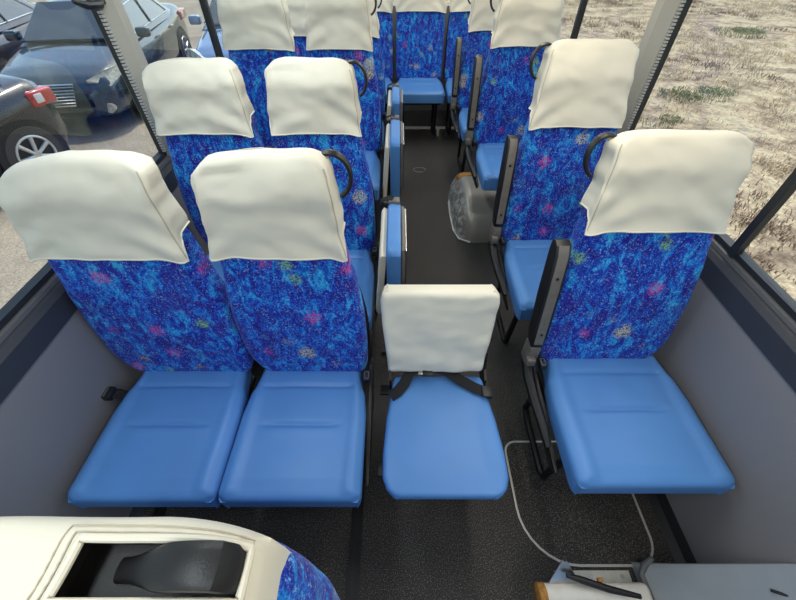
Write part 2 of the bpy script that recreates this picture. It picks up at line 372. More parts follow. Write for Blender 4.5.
# ---------------------------------------------------------------- seats
def back_widths(w, left_round, right_round, tp=1.0):
    h = w/2
    def tab(rnd):
        if tp < 1: return lerp_tab([(0, h-.015), (.05, h-.004), (.5, h-.004), (.9, h-.02), (1, h-.05)])
        if rnd: return lerp_tab([(0, h-.085), (.025, h-.055), (.07, h-.024), (.13, h-.006), (.20, h), (.36, h-.002), (.52, h-.014), (.64, h-.032), (.80, h-.050), (.95, h-.062), (1, h-.072)])
        return lerp_tab([(0, h-.022), (.04, h-.010), (.10, h-.003), (.20, h), (.36, h-.002), (.52, h-.014), (.64, h-.032), (.80, h-.050), (.95, h-.062), (1, h-.072)])
    return tab(left_round), tab(right_round)
def cover_mesh(P, wl, wr, H, Tk, h0, seed, side, hole=None, slump=0, o=.007):
    """cloth slip over the top of a backrest: loops of a rounded box, open below"""
    bm = bmesh.new(); NF, NS, NC = 26, 8, 4
    def loop(h, shrink, lift, k):
        t = min(1, h/H); a, b = wl(t)+o-shrink, wr(t)+o-shrink
        d0, d1 = -o+shrink*.55, Tk+o-shrink*.55*(1 if shrink > 0 else 1); rc = .022 if shrink < .05 else .01
        pts = []
        # front left corner -> front -> right corner -> side -> rear
        def corner(cx, cdp, a0):
            for q in range(NC+1):
                an = a0 + (pi/2)*q/NC; pts.append((cx+rc*cos(an), cdp+rc*sin(an), cos(an), sin(an)))
        def line(p, q, n, nx_, nd):
            for i in range(1, n): u = i/n; pts.append((p[0]+(q[0]-p[0])*u, p[1]+(q[1]-p[1])*u, nx_, nd))
        corner(b-rc, d1-rc, 0); line((b-rc, d1), (-a+rc, d1), NF, 0, 1)
        corner(-a+rc, d1-rc, pi/2); line((-a, d1-rc), (-a, d0+rc), NS, -1, 0)
        corner(-a+rc, d0+rc, pi); line((-a+rc, d0), (b-rc, d0), NF, 0, -1)
        corner(b-rc, d0+rc, 3*pi/2); line((b, d0+rc), (b, d1-rc), NS, 1, 0)
        return pts, a, b, d0, d1
    K = 26; rings = []
    base_ = lambda h: (h-h0)/(H-h0)-.45
    def disp(x, h, d, nx_, nd, k):
        q = Vector((x*7+seed*3.1, h*9, seed*1.7 + nx_*2 + nd))
        f = noise.noise(q)*.010 + noise.noise(q*2.7)*.0042 + abs(noise.noise(Vector((x*16+h*9, h*24-x*10*side, seed))))*.005*(.4+1.2*max(0, base_(h)))
        # sagging folds running to the corners
        u = h - h0
        arch = u + .55*(abs(x)-.02)**2*6 - .05*noise.noise(Vector((x*4, seed, 2)))
        f += .0042*sin(arch*62 + seed)*math.exp(-((u-.05)/.09)**2)*(.4+abs(x)*4)
        f += .0050*math.exp(-((u-.17)/.03)**2)*nd if nd > 0 else 0
        return f
    for k in range(K+1):
        pts, a, b, d0, d1 = loop(h0, 0, 0, 0) if k == 0 else (None,)*5
        base = k/K; row = []
        # height at each point depends on the hem shape
        ref, a, b, d0, d1 = loop(h0+(H-.02-h0)*base, 0, 0, k)
        for (x, d, nx_, nd) in ref:
            fr = (d-d0)/(d1-d0)                        # 1 at front, 0 at rear
            hem = h0 - .010*max(0, side*x/max(a, b)-.75)/.25*(fr > .9) + (.0 if fr > .93 else .060*min(1, .25+(1-fr)*2.2)) - .006*(abs(x)/max(a, b))**2 + .003*noise.noise(Vector((x*12, seed, fr)))
            h = hem + (H-.02-hem)*base
            t = min(1, h/H); aa, bb = wl(t)+o, wr(t)+o
            xx = x*((bb/b) if x > 0 else (aa/a)) if max(a, b) > 0 else x
            f = disp(xx, h, d, nx_, nd, k)
            flare = (.010*(1-base)**3 if nd > .3 else 0)
            top = max(0, (base-.72)/.28)**2
            dd = d + nd*(f+flare) - max(0, nd)*.018*top
            hh = h - slump*max(0, -side*xx)/.16*base*base
            row.append(bm.verts.new(P(xx+nx_*f*.8, hh, dd)))
        rings.append(row)
    for sh, up in ((.008, .012), (.022, .021), (.040, .026), (.058, .028)):
        ref, a, b, d0, d1 = loop(H, sh, 0, 0); row = []
        for (x, d, nx_, nd) in ref:
            dm = (d0+d1)/2; dd = d - .018*(d-d0)/(d1-d0)
            hh = H-.02+up + .006*noise.noise(Vector((x*10, d*14, seed+5))) - slump*max(0, -side*x)/.16
            row.append(bm.verts.new(P(x, hh, dd)))
        rings.append(row)
    n = len(rings[0])
    for A, Bq in zip(rings, rings[1:]):
        for i in range(n): bm.faces.new((A[i], A[(i+1) % n], Bq[(i+1) % n], Bq[i]))
    bm.faces.new(rings[-1])
    cidx = 2 if side > 0 else NC+1+NF-1+2
    seam = [rings[k][cidx].co.copy() for k in range(1, K+1)]
    hemloop = [v.co.copy() for v in rings[0]]
    return bm, seam, hemloop
HB = .825
ROWN = 0
def seat(x, y, z, wd, tilt, side, label, group, seed, arm=False, w_round=(True, False), H=HB, L=.452, buckle=True, handle=True, floorz=0, slump=0, simple=False, floor_leg=True, wallbelt=False, hem=.55, cwd=None, cxo=0, taper=1.0):
    """passenger seat facing -y; origin on the floor below the crease; side=+1 when the aisle is at +x"""
    r = thing('passenger_seat', label, 'seat', (x, y, floorz), 0, group)
    zc = z - floorz
    # cushion ------------------------------------------------
    h = wd/2; q = .10
    def bump(xx, l, e):
        f = .012*max(0, 1-abs(xx)/(h*1.1))**.5 * min(1, e/.06) - .006
        band = max(0, 1-(abs(xx)/(h*.62))**6)
        f -= .010*math.exp(-((l-(L-.205))/.0075)**2)*band - .003*math.exp(-((l-(L-.23))/.02)**2)*band
        f -= .0085*math.exp(-((l-(L-.058))/.0075)**2)*max(0, 1-(abs(xx)/(h*.8))**6)
        bol = max(0, (abs(xx)-h*.70)/(h*.3)); f += .010*sin(min(1, bol)*pi)*min(1, e/.03)
        f += .0018*noise.noise(Vector((xx*14+seed, l*14, 1)))
        if l > L-.05: f += .003*noise.noise(Vector((xx*55+seed, l*16, 4)))
        return f*min(1, e/.02)
    hb_ = h; h = (cwd or wd)/2
    cw = lerp_tab([(0, h-.012), (.03, h-.003), (.06, h), (.55, h-.002), (.72, h-.010), (.80, h-.022), (.90, h-.030), (1, h-.034)])
    cl = pad(lambda a, l, d: Vector((a+cxo, l-L, zc-.095+d)), cw, cw, L+.05, .095, .026, bump, 36, 96)
    link('cushion', cl, VINYL, r); h = hb_
    # backrest -------------------------------------------------
    ct, sn = cos(tilt), sin(tilt); T0 = .085
    def P(a, hh, d): return Vector((a, .005 + hh*sn - (d-T0)*ct*1.0, zc + hh*ct + (d-T0)*sn))
    wl, wr = back_widths(wd+.002, *w_round, taper)
    def bb(xx, l, e):
        f = .010*min(1, e/.05)*sin(min(1, l/(H*.55))*pi)*(.5+.5*cos(xx/h*pi*.9)) if l < H*.55 else 0
        top = max(0, (l/(H)-.72)/.28); f -= .030*top
        return f
    def PB(a, l, d):
        hh = l-.03; return P(a, hh - slump*max(0, -side*a)/.16*(max(0, hh)/H)**2, d)
    bk = pad(PB, wl, wr, H-.005, T0, .030, bb)
    link('backrest', bk, FAB, r)
    sh = pad(lambda a, l, d: P(a, l-.03, -d-.001), lambda t: wl(t)+.004, lambda t: wr(t)+.004, H-.14, .018, .012, None, 10, 16)
    link('back_shell', sh, BLACK, r)
    cm, seam, hemloop = cover_mesh(P, wl, wr, H, T0, H*hem/.825*.825 if False else hem, seed, side, slump=slump)
    cv = link('headrest_cover', cm, CLOTH, r, True, 60)
    link('seam', T(seam, .0018, 6), SEAM, cv)
    link('hem', T(hemloop, .0026, 6, True), CLOTH, cv)
    if handle:
        ex = (wr(.93) if side > 0 else wl(.93))
        cx, ch = side*(ex+.002), H-.080; pts = []
        for k in range(17):
            an = radians(150 - 215*k/16); pts.append(P(cx+side*.048*cos(an), ch+.060*sin(an)+.012, .010))
        link('grab_handle', band(pts, Vector((0, 1, 0)), .013, .0055), BLACK, r)
    # base ------------------------------------------------------
    bm = B((-h+.03, -L+.05, zc-.125), (h-.03, .05, zc-.096), .006)
    box(bm, (-h+.03, -L+.06, .0), (-h+.07, -L+.10, .012)) if False else None
    link('seat_frame', bm, DSTEEL, r)
    if floor_leg:
        for lx in (-h+.07, h-.07):
            bm = bmesh.new()
            tube(bm, [(lx, -L+.14, zc-.13), (lx, -L+.17, .03), (lx, -L+.20, .008), (lx, -.02, .008), (lx, .03, .03), (lx, .0, zc-.13)], .014, 8)
            link('leg', bm, DSTEEL, r)
    # aisle side panel
    if not simple:
        sx = side*(h+.002)
        pts = [(-L+.10, zc-.135), (-.02, zc-.15), (.06, zc-.06), (.055, zc+.015), (.02, zc+.02), (-.03, zc-.035), (-L+.16, zc-.085), (-L+.07, zc-.10)]
        bm = bmesh.new(); prism(bm, pts, 'x', min(sx, sx+side*.012), max(sx, sx+side*.012), .003)
        link('side_panel', bm, BLACK, r)
        cy = .02
        if arm:
            ax = side*(h+.030)
            bm = bmesh.new(); box(bm, (ax-.021, -.012, zc-.02), (ax+.021, .048, zc+.085), .008)
            pv = link('armrest_bracket', bm, GREYP, r)
            bm = B((ax-.024, -.034, zc+.005), (ax+.008, -.008, zc+.04), .004); link('recline_lever', bm, GREYP, pv)
            ar = bmesh.new(); n = 12; tl = tilt*.9+.02
            def AP(hh, dd): return (dd*cos(tl)*-1 + .015 + hh*sin(tl), zc+.09+hh*cos(tl))
            prof = [(0, .022), (.05, .030), (.25, .032), (.375, .030), (.405, .018), (.412, -.004), (.402, -.026), (.37, -.034), (.2, -.034), (.05, -.028), (0, -.020)]
            prism(ar, [AP(a, b) for a, b in prof], 'x', ax-.024, ax+.024, .006)
            ao = link('armrest', ar, BLACK, r)
            fp = bmesh.new()
            for a, b, c in ((.01, .37, .0155),):
                prism(fp, [AP(.02, .031), AP(.25, .0345), AP(.38, .032), AP(.406, .018), AP(.40, .016), AP(.37, .028), AP(.2, .030), AP(.02, .027)], 'x', ax-.016, ax+.016, .001)
            link('armrest_pad', fp, GREYP, ao)
            for hh in (.30, .07): 
                sc = bmesh.new(); p = AP(hh, .034); p2 = AP(hh, .037); cyl(sc, (ax, p[0], p[1]), (ax, p2[0], p2[1]), .005, 12)
                link('screw', sc, BLACK, ao)
            # curved arm shroud beside the cushion
            bm = bmesh.new(); tube(bm, [(ax, .02, zc-.02), (ax, -.05, zc-.055), (ax-side*.004, -.14, zc-.07), (ax-side*.01, -.24, zc-.075), (ax-side*.014, -.30, zc-.09)], [.024, .022, .020, .018, .010], 10)
            link('arm_shroud', bm, BLACK, r)
        if buckle:
            bm = bmesh.new(); bx = side*(h-.005)
            tube(bm, [(bx, .03, zc-.03), (bx, .01, zc+.0), (bx+side*.004, -.01, zc+.02)], 1, 10, False, (.012, .003, (0, 0, 1)))
            so = link('belt_strap', bm, STRAP, r)
            bm = bmesh.new(); box(bm, (bx-.012, -.05, zc+.004), (bx+.012, -.008, zc+.030), .004); bo = link('belt_buckle', bm, BLACK, r)
            bm = bmesh.new()
            for a, b in (((-.009, -.046), (.009, -.043)), ((-.009, -.018), (.009, -.015)), ((-.009, -.046), (-.006, -.015)), ((.006, -.046), (.009, -.015))):
                box(bm, (bx+a[0], a[1], zc+.0295), (bx+b[0], b[1], zc+.032))
            link('buckle_rim', bm, STEEL, bo)
    if wallbelt:
        bx = -side*(h-.006)
        bm = bmesh.new(); bm.free(); bm = band([(bx+side*.045, -.085, zc-.03), (bx+side*.03, -.09, zc+.0), (bx+side*.012, -.095, zc+.012), (bx-side*.01, -.095, zc+.010)], Vector((0, 1, 0)), .018, .002)
        link('belt_strap', bm, STRAP, r)
        bm = bmesh.new(); box(bm, (bx-.030, -.118, zc-.002), (bx+.018, -.072, zc+.024), .005); bo = link('belt_buckle', bm, BLACK, r)
        bm = bmesh.new(); box(bm, (bx-.006, -.114, zc+.0235), (bx-.001, -.076, zc+.0255)); link('buckle_rim', bm, STEEL, bo)
    return r
def band(pts, wdir, hw, ht):
    """flat band: hw half-width along wdir, ht half-thickness"""
    bm = bmesh.new(); P = [Vector(p) for p in pts]; rings = []; m = len(P); n = 12
    for i, p in enumerate(P):
        t = (P[min(i+1, m-1)]-P[max(i-1, 0)]).normalized(); a = (wdir - t*wdir.dot(t)).normalized(); b = t.cross(a)
        rings.append([bm.verts.new(p + a*hw*math.copysign(abs(cos(2*pi*k/n))**.6, cos(2*pi*k/n)) + b*ht*math.copysign(abs(sin(2*pi*k/n))**.6, sin(2*pi*k/n))) for k in range(n)])
    for A, Bq in zip(rings, rings[1:]):
        for k in range(n): bm.faces.new((A[k], A[(k+1) % n], Bq[(k+1) % n], Bq[k]))
    bm.faces.new(rings[0][::-1]); bm.faces.new(rings[-1]); return bm

LT = radians(2.5)
G1 = 'blue passenger seats with white headrest covers'
# row 1, nearest
seat(-.792, .765, .455, .488, LT, 1, 'nearest left window seat, white cover slumped to one side, buckle by the wall', G1, 1, w_round=(True, False), simple=True, handle=False, slump=.035, wallbelt=True, hem=.545, H=.80, cwd=.452, cxo=.017, L=.438)
seat(-.328, .765, .455, .436, LT, 1, 'nearest left aisle seat beside the small folding seat, blue patterned back, white cover', G1, 2, w_round=(True, False), slump=.018, hem=.545, H=.805, L=.438)
seat(.776, .815, .465, .482, radians(11.5), -1, 'nearest right single seat, reclined, large cream cover and raised black armrest', G1, 3, arm=True, w_round=(False, True), slump=0, hem=.535, H=.795, cwd=.490, cxo=.016)
# row 2
seat(-.768, 1.475, .47, .448, LT, 1, 'left window seat in the second row from the front, by the grey pillar', G1, 4, w_round=(True, False), simple=True, handle=False, hem=.575, slump=.01, H=.81)
seat(-.326, 1.475, .47, .43, LT, 1, 'left aisle seat in the second row, with a tipped-up folding seat at its side', G1, 5, hem=.575, H=.81)
seat(.745, 1.515, .50, .45, radians(8), -1, 'right single seat in the second row, directly behind the nearest right seat', G1, 6, arm=True, w_round=(False, True), hem=.54)
# row 3 (stands over the wheel housing)
seat(-.765, 2.385, .57, .45, LT, 1, 'left window seat in the third row from the front, raised a little', G1, 7, simple=True, handle=False, hem=.565, slump=.02)
seat(-.322, 2.385, .57, .43, LT, 1, 'left aisle seat in the third row, its cover top cut by the picture edge', G1, 8, hem=.565)
seat(.735, 2.50, .57, .45, radians(5), -1, 'right single seat standing over the wheel housing', G1, 9, arm=True, w_round=(False, True), floor_leg=False, hem=.55)
# row 4
seat(-.765, 3.24, .48, .45, LT, 1, 'left window seat in the fourth row, mostly hidden behind the third row', G1, 10, simple=True, handle=False)
seat(-.322, 3.24, .48, .43, LT, 1, 'left aisle seat in the fourth row, just in front of the rear bench', G1, 11)
seat(.735, 3.42, .48, .45, radians(4), -1, 'right single seat in the fourth row, just in front of the rear bench', G1, 12, arm=True, w_round=(False, True))
# rear bench
for i, (cx, lb) in enumerate(((-.765, 'rear bench seat in the left corner by the window'), (-.285, 'rear bench seat left of the aisle'), (.215, 'rear bench seat facing straight down the aisle'), (.715, 'rear bench seat in the right corner by the window'))):
    seat(cx, 4.30, .47, .475, LT, 1, lb, G1, 20+i, simple=True, handle=False, w_round=(False, False), taper=.5)

# ---- seat in front of the camera, seen from above: cover with a cut-out and handle
def front_seat():
    r = thing('passenger_seat', 'seat back at the bottom left, white cover cut out round a black handle', 'seat', (-.345, .0, 0), 0, G1)
    H = .725; zc = .45; T0 = .11; tilt = 0; ct, sn = cos(tilt), sin(tilt)
    def P(a, hh, d): return Vector((a, .075 + hh*sn - (d-T0)*1.0 - .085 + .0, zc + hh*ct))
    wl, wr = lerp_tab([(0, .21), (.2, .225), (.6, .235), (.85, .228), (.95, .20), (1, .17)]), lerp_tab([(0, .2), (.2, .225), (.6, .24), (.80, .236), (.92, .226), (.97, .21), (1, .19)])
    bk = pad(lambda a, l, d: P(a, l, T0-d), wl, wr, H, T0, .035, None, 30, 50); link('backrest', bk, FAB, r)
    h = .22; cw = lambda t: h-.01
    link('cushion', pad(lambda a, l, d: Vector((a, l-.50, zc-.095+d)), cw, cw, .49, .095, .03), VINYL, r)
    link('seat_frame', B((-h+.03, -.45, zc-.125), (h-.03, -.02, zc-.096), .006), DSTEEL, r)
    for lx in (-h+.07, h-.07):
        link('leg', T([(lx, -.36, zc-.13), (lx, -.33, .03), (lx, -.30, .008), (lx, -.06, .008), (lx, -.03, .03), (lx, -.06, zc-.13)], .014, 8), DSTEEL, r)
    # cover: top sheet with the opening, then skirts
    zt = zc + .774; y0, y1 = -.045, .112; x0, x1 = -.30, .212
    hx0, hx1, hy0, hy1 = .036, .202, .032, .084
    bm = bmesh.new()
    xs = sorted(set([x0 + (x1-x0)*i/40 for i in range(41)] + [hx0, hx1])); ys = sorted(set([y0+(y1-y0)*i/20 for i in range(21)] + [hy0, hy1])); V = {}
    def zf(x, y):
        ex = min(x-x0, x1-x); ey = min(y-y0, y1-y); rr = .030
        e = min(rr, hypot(max(0, rr-ex), max(0, rr-ey))); dz = rr - sqrt(rr*rr-e*e)
        near = max(0, 1-max(max(hx0-x, x-hx1, 0), max(hy0-y, y-hy1, 0))/.02)
        return zt - dz + .0055*noise.noise(Vector((x*13, y*22, 3))) + .006*near*.5 
    def yf(x, y):
        c = max(0, (x-.09)/.13); 
        return y - (.022*c*c + .004)*max(0, (y-.06)/.05) + .003*noise.noise(Vector((x*9, 1, 2)))*(y > .08) + (.008 if y > .1 and x < -.02 else 0)*0
    for i, x in enumerate(xs):
        for j, y in enumerate(ys): V[i, j] = bm.verts.new((x, yf(x, y), zf(x, y)))
    for i in range(len(xs)-1):
        for j in range(len(ys)-1):
            mx, my = (xs[i]+xs[i+1])/2, (ys[j]+ys[j+1])/2
            sl = (my-hy0)/(hy1-hy0)
            if hx0 + 0*sl < mx < hx1 and hy0 < my < hy1: continue
            bm.faces.new((V[i, j], V[i+1, j], V[i+1, j+1], V[i, j+1]))
    # shear the left edge of the opening like the photo (a trapezium)
    for (i, j), v in V.items():
        if abs(xs[i]-hx0) < .001 and ys[j] <= hy1+.0001 and ys[j] >= hy0-.0001:
            v.co.x += .004*((ys[j]-hy0)/(hy1-hy0)) - .002
    ni, nj = len(xs)-1, len(ys)-1
    edge = [(i, 0) for i in range(ni)] + [(ni, j) for j in range(nj)] + [(i, nj) for i in range(ni, 0, -1)] + [(0, j) for j in range(nj, 0, -1)]
    prev = [V[e] for e in edge]
    for dz in (.05, .12, .24):
        cur = []
        for e, v0 in zip(edge, [V[e] for e in edge]):
            cx = v0.co.x; lim = .17 if e[0] == ni else .24
            cur.append(bm.verts.new((v0.co.x + (.006 if e[0] == ni else 0)*min(1, dz/.1) + .004*noise.noise(Vector((cx*20, v0.co.y*20, dz*9))), v0.co.y, v0.co.z - min(dz, .10 if e[0] == ni else .24))))
        n = len(edge)
        for k in range(n): bm.faces.new((prev[k], prev[(k+1) % n], cur[(k+1) % n], cur[k]))
        prev = cur
    cv = link('headrest_cover', bm, CLOTH, r, True, 60)
    so = cv.modifiers.new('thick', 'SOLIDIFY'); so.thickness = .002
    # turned-over edge round the opening with stitching
    hp = [(hx0-.002, hy0), (hx1, hy0), (hx1, hy1), (hx0+.002, hy1)]
    loop = []
    for a, b in zip(hp, hp[1:]+hp[:1]):
        for k in range(10):
            u = k/10; x = a[0]+(b[0]-a[0])*u; y = a[1]+(b[1]-a[1])*u; loop.append((x, yf(x, y), zf(max(x0, x), y)+.002))
    link('hem', T(loop, .0042, 8, True), CLOTH, cv)
    for k, off in enumerate((.010, .022)):
        lp = []
        o2 = [(hx0-.004-off*.8, hy0-off), (min(hx1+off, .205), hy0-off), (min(hx1+off*.75, .202), hy1+off*.55), (hx0-off*.9, hy1+off*.6)]
        for a, b in zip(o2, o2[1:]+o2[:1]):
            for q in range(16):
                u = q/16; x = a[0]+(b[0]-a[0])*u; y = a[1]+(b[1]-a[1])*u; lp.append((x, yf(x, y), zf(x, y)+.0012+.0006*sin(q*3)))
        link('stitching', T(lp, .0009, 5, True), SEAM, cv)
    # dark well under the opening
    bm = bmesh.new()
    fx0, fx1, fy0, fy1 = hx0-.012, hx1-.003, hy0-.008, hy1+.001; zb = zt-.030
    box(bm, (fx0, fy0, zb), (fx1, fy1, zb+.004))
    for a, b in (((fx0, fy0), (fx0+.004, fy1)), ((fx1-.004, fy0), (fx1, fy1)), ((fx0, fy0), (fx1, fy0+.004)), ((fx0, fy1-.004), (fx1, fy1))): box(bm, (a[0], a[1], zb), (b[0], b[1], zt-.014))
    link('handle_well', bm, BLACK, r)
    # bolt
    bm = bmesh.new(); cyl(bm, (.090, .060, zb+.004), (.090, .060, zb+.0155), .009, 24); cyl(bm, (.090, .060, zb+.0155), (.090, .060, zb+.019), .0045, 6)
    link('bolt', bm, RUBBER, r)
    # handle: broad arched grip
    pts = []
    for k in range(17):
        u = k/16; pts.append((.074 + .122*u, .059-.002*u, zb+.010 + .040*sin(min(1, u*1.25)*pi*.5)**1.2 - .034*max(0, (u-.86)/.14)**2))
    bm = bmesh.new(); rings = []; n = 16; Pq = [Vector(p) for p in pts]
    for i, p in enumerate(Pq):
        t = (Pq[min(i+1, 16)]-Pq[max(i-1, 0)]).normalized(); a = Vector((0, 1, 0)); b = t.cross(a); u = i/16
        hw = .011 + .0085*min(1, max(0, (u-.15)/.3)); ht = .006+.002*min(1, u*3)
        rings.append([bm.verts.new(p + a*hw*math.copysign(abs(cos(2*pi*k/n))**.7, cos(2*pi*k/n)) + b*ht*math.copysign(abs(sin(2*pi*k/n))**.8, sin(2*pi*k/n))) for k in range(n)])
    for A, Bq in zip(rings, rings[1:]):
        for k in range(n): bm.faces.new((A[k], A[(k+1) % n], Bq[(k+1) % n], Bq[k]))
    bm.faces.new(rings[0][::-1]); bm.faces.new(rings[-1])
    link('grab_handle', bm, BLACK, r)
front_seat()

# ---- folding aisle seats
def cushion_tab(): return lerp_tab([(0, .150), (.02, .168), (.06, .184), (.14, .196), (.30, .197), (.55, .190), (.80, .176), (.94, .168), (1, .158)])
def jump_seat_open():
    r = thing('folding_aisle_seat', 'small folding seat lowered across the aisle, white covered back and plain blue cushion', 'folding seat', (.148, .76, 0), 0, 'folding aisle seats')
    cw = cushion_tab(); L = .42; zc = .455
    def bump(x, l, e): return .006*min(1, e/.08) + .0012*noise.noise(Vector((x*14, l*14, 7)))
    link('cushion', pad(lambda a, l, d: Vector((a, l-L-.005, zc-.045+d)), cw, cw, L, .045, .016, bump), VINYL, r)
    link('seat_pan', B((-.14, -L+.05, zc-.075), (.14, .0, zc-.047), .006), DSTEEL, r)
    tilt = radians(13); ct, sn = cos(tilt), sin(tilt); T0 = .05; H = .345
    def P(a, hh, d): return Vector((a-.012, .03 + hh*sn - d*ct, zc+.025 + hh*ct + d*sn))
    ww = lerp_tab([(0, .172), (.1, .174), (.7, .190), (.88, .193), (.96, .188), (1, .172)])
    link('back_board', pad(lambda a, l, d: P(a, l, d), lambda t: ww(t)-.014, lambda t: ww(t)-.014, H-.03, T0-.016, .010, None, 14, 14), BLACK, r)
    def b2(x, l, e):
        return .007*noise.noise(Vector((x*9, l*8, 3))) + .004*noise.noise(Vector((x*20, l*26, 9))) + .004*sin(l*42+x*9)*math.exp(-((l-.09)/.06)**2)
    cm = pad(lambda a, l, d: P(a, l, d-.008), ww, ww, H, T0+.014, .018, b2, 36, 36)
    cv = link('seat_cover', cm, CLOTH, r, True, 60)
    # hinge brackets
    for s in (-1, 1):
        bm = bmesh.new(); prism(bm, [(-.03, zc-.06), (.05, zc-.06), (.055, zc+.08), (.03, zc+.09), (.005, zc+.02), (-.03, zc+.0)], 'x', s*.176-.004, s*.176+.004, .001)
        link('hinge_bracket', bm, BLACK, r)
    # belt lying over the back of the cushion
    def strap(pts): return band(pts, Vector((0, .72, .25)), .020, .0016)
    zz = zc+.012
    link('belt_strap', band([(-.175, -.10, zz-.006), (-.150, -.085, zz+.004), (-.125, -.055, zz+.008), (-.105, -.02, zz+.022), (-.07, .005, zz+.032), (-.02, .0, zz+.030), (.03, -.012, zz+.022), (.08, -.045, zz+.012), (.13, -.075, zz+.008), (.168, -.088, zz+.004), (.188, -.088, zz-.012)], Vector((.15, 1, .25)), .020, .0018), STRAP, r)
    bm = bmesh.new(); box(bm, (-.060, -.040, zz+.030), (-.022, -.014, zz+.040), .004); bo = link('belt_buckle', bm, BLACK, r)
    link('buckle_tongue', B((-.075, -.034, zz+.033), (-.058, -.020, zz+.037), .001), STEEL, bo)
    bm = bmesh.new(); box(bm, (.150, -.110, zz+.004), (.186, -.068, zz+.014), .003); link('strap_adjuster', bm, BLACK, r)
    # side mounting to the aisle seat and leg
    for ly in (-.32, -.02):
        link('support_arm', B((-.215, ly-.02, zc-.092), (.10, ly+.02, zc-.078), .003), DSTEEL, r)
    link('leg', T([(.13, -.30, zc-.09), (.14, -.26, .012), (.14, -.08, .012), (.13, -.04, zc-.09)], .012, 8), DSTEEL, r)
    return r
jump_seat_open()
def jump_seat_folded(y, zt, label, L=.38, xo=0):
    """tipped up on its long side against the aisle seat; cushion towards the aisle, back behind it"""
    r = thing('folding_aisle_seat', label, 'folding seat', (-.022+xo, y, 0), 0, 'folding aisle seats')
    hgt = .36
    tabv = lerp_tab([(0, .16), (.05, .18), (.15, .19), (.8, .188), (.93, .178), (1, .15)])
    # cushion: thickness along x, top edge level
    link('cushion', pad(lambda a, l, d: Vector((.033-d, l-L/2, zt-hgt/2+a)), tabv, tabv, L, .058, .020, None, 22, 24), VINYL, r)
    link('seat_pan', B((.034, -L/2+.03, zt-hgt+.03), (.050, L/2-.03, zt-.012), .005), GREYP, r)
    def rim():
        return T([(.052, -L/2+.05, zt-hgt+.05), (.053, -L/2+.05, zt-.03), (.053, L/2-.05, zt-.02), (.052, L/2-.05, zt-hgt+.05)], .005, 8)
    link('steel_rail', rim(), STEEL, r)
    def P(l, a, d): return Vector((-.036 - d*.7 + .030*(a/.36) - .016, l-L/2+.02, zt-hgt+a-.015))
    tb = lambda t: .175
    def b2(x, l, e): return .004*noise.noise(Vector((x*16, l*30, y)))
    link('seat_cover', pad(lambda a, l, d: P(a+L/2-.02, l, d), tb, tb, .345, .040, .016, b2, 22, 22), CLOTH, r, True, 60)
    link('back_board', B((-.042, -L/2+.03, zt-hgt+.02), (-.028, L/2-.04, zt-.04), .006), BLACK, r)
    link('hinge_bracket', B((-.062, L/2-.005, zt-.30), (.035, L/2+.030, zt-.02), .008), BLACK, r)
    bm = bmesh.new(); box(bm, (-.02, L/2-.03, zt-.015), (.03, L/2+.012, zt+.010), .006); link('belt_buckle', bm, GREYP, r)
    link('belt_strap', band([(-.064, L/2+.02, zt-.10), (-.055, L/2+.01, zt-.01), (-.03, L/2-.0, zt+.008), (.0, L/2-.01, zt+.012)], Vector((0, 1, 0)), .016, .0018), STRAP, r)
    for ly in (-.12, .12):
        link('support_arm', T([(-.0, ly, zt-hgt-.0), (-.0, ly, .014), (-.06, ly, .012)], .012, 8), DSTEEL, r)
    return r
jump_seat_folded(1.30, .75, 'folding seat tipped up on the aisle side of the second left row')
jump_seat_folded(2.23, .77, 'folding seat tipped up on the aisle side of the third left row', xo=.0)
jump_seat_folded(2.94, .75, 'folding seat tipped up in the distance, nearest to the rear bench', L=.34, xo=.0)

# ---------------------------------------------------------------- floor fittings
# floor hatch with rounded metal edging
hx0, hx1, hy0, hy1, rc = .475, .962, .232, .69, .13
def rrect(x0, x1, y0, y1, r, n=8):
    p = []
    for cx, cy, a in ((x1-r, y1-r, 0), (x0+r, y1-r, 90), (x0+r, y0+r, 180), (x1-r, y0+r, 270)):
        for k in range(n+1): an = radians(a+90*k/n); p.append((cx+r*cos(an), cy+r*sin(an)))
    return p
def hatch():
    cx, cy = (hx0+hx1)/2, (hy0+hy1)/2
    r = thing('floor_hatch', 'floor hatch with rounded corners and thin metal edging in front of the right seat', 'floor hatch', (cx, cy, 0))
    p = []
    for (px, py, rr, a) in ((hx1, hy1, .05, 0), (hx0, hy1, .05, 90), (hx0, hy0, .19, 180), (hx1, hy0, .09, 270)):
        ox = px - rr if a in (0, 270) else px + rr; oy = py - rr if a in (0, 90) else py + rr
        for k in range(9): an = radians(a+90*k/8); p.append((ox+rr*cos(an)-cx, oy+rr*sin(an)-cy))
    bm = bmesh.new(); prism(bm, p, 'z', .0005, .003); link('hatch_mat', bm, FLOOR, r)
    bm = bmesh.new(); q = [(x, y, .004) for x, y in p]
    tube(bm, q, 1, 8, True, (.0045, .0022, (0, 0, 1))); link('metal_edging', bm, ALU, r)
hatch()
# threshold strip with screws
r = thing('threshold_strip', 'flat metal threshold strip with screws below the floor hatch', 'threshold strip', (.70, .2, 0))
link('plate', B((-.135, -.018, 0), (.135, .018, .004), .001), WHITEP, r)
for sx in (-.105, -.005, .105):
    bm = bmesh.new(); cyl(bm, (sx, 0, .004), (sx, 0, .006), .007, 14); link('screw', bm, STEEL, r)
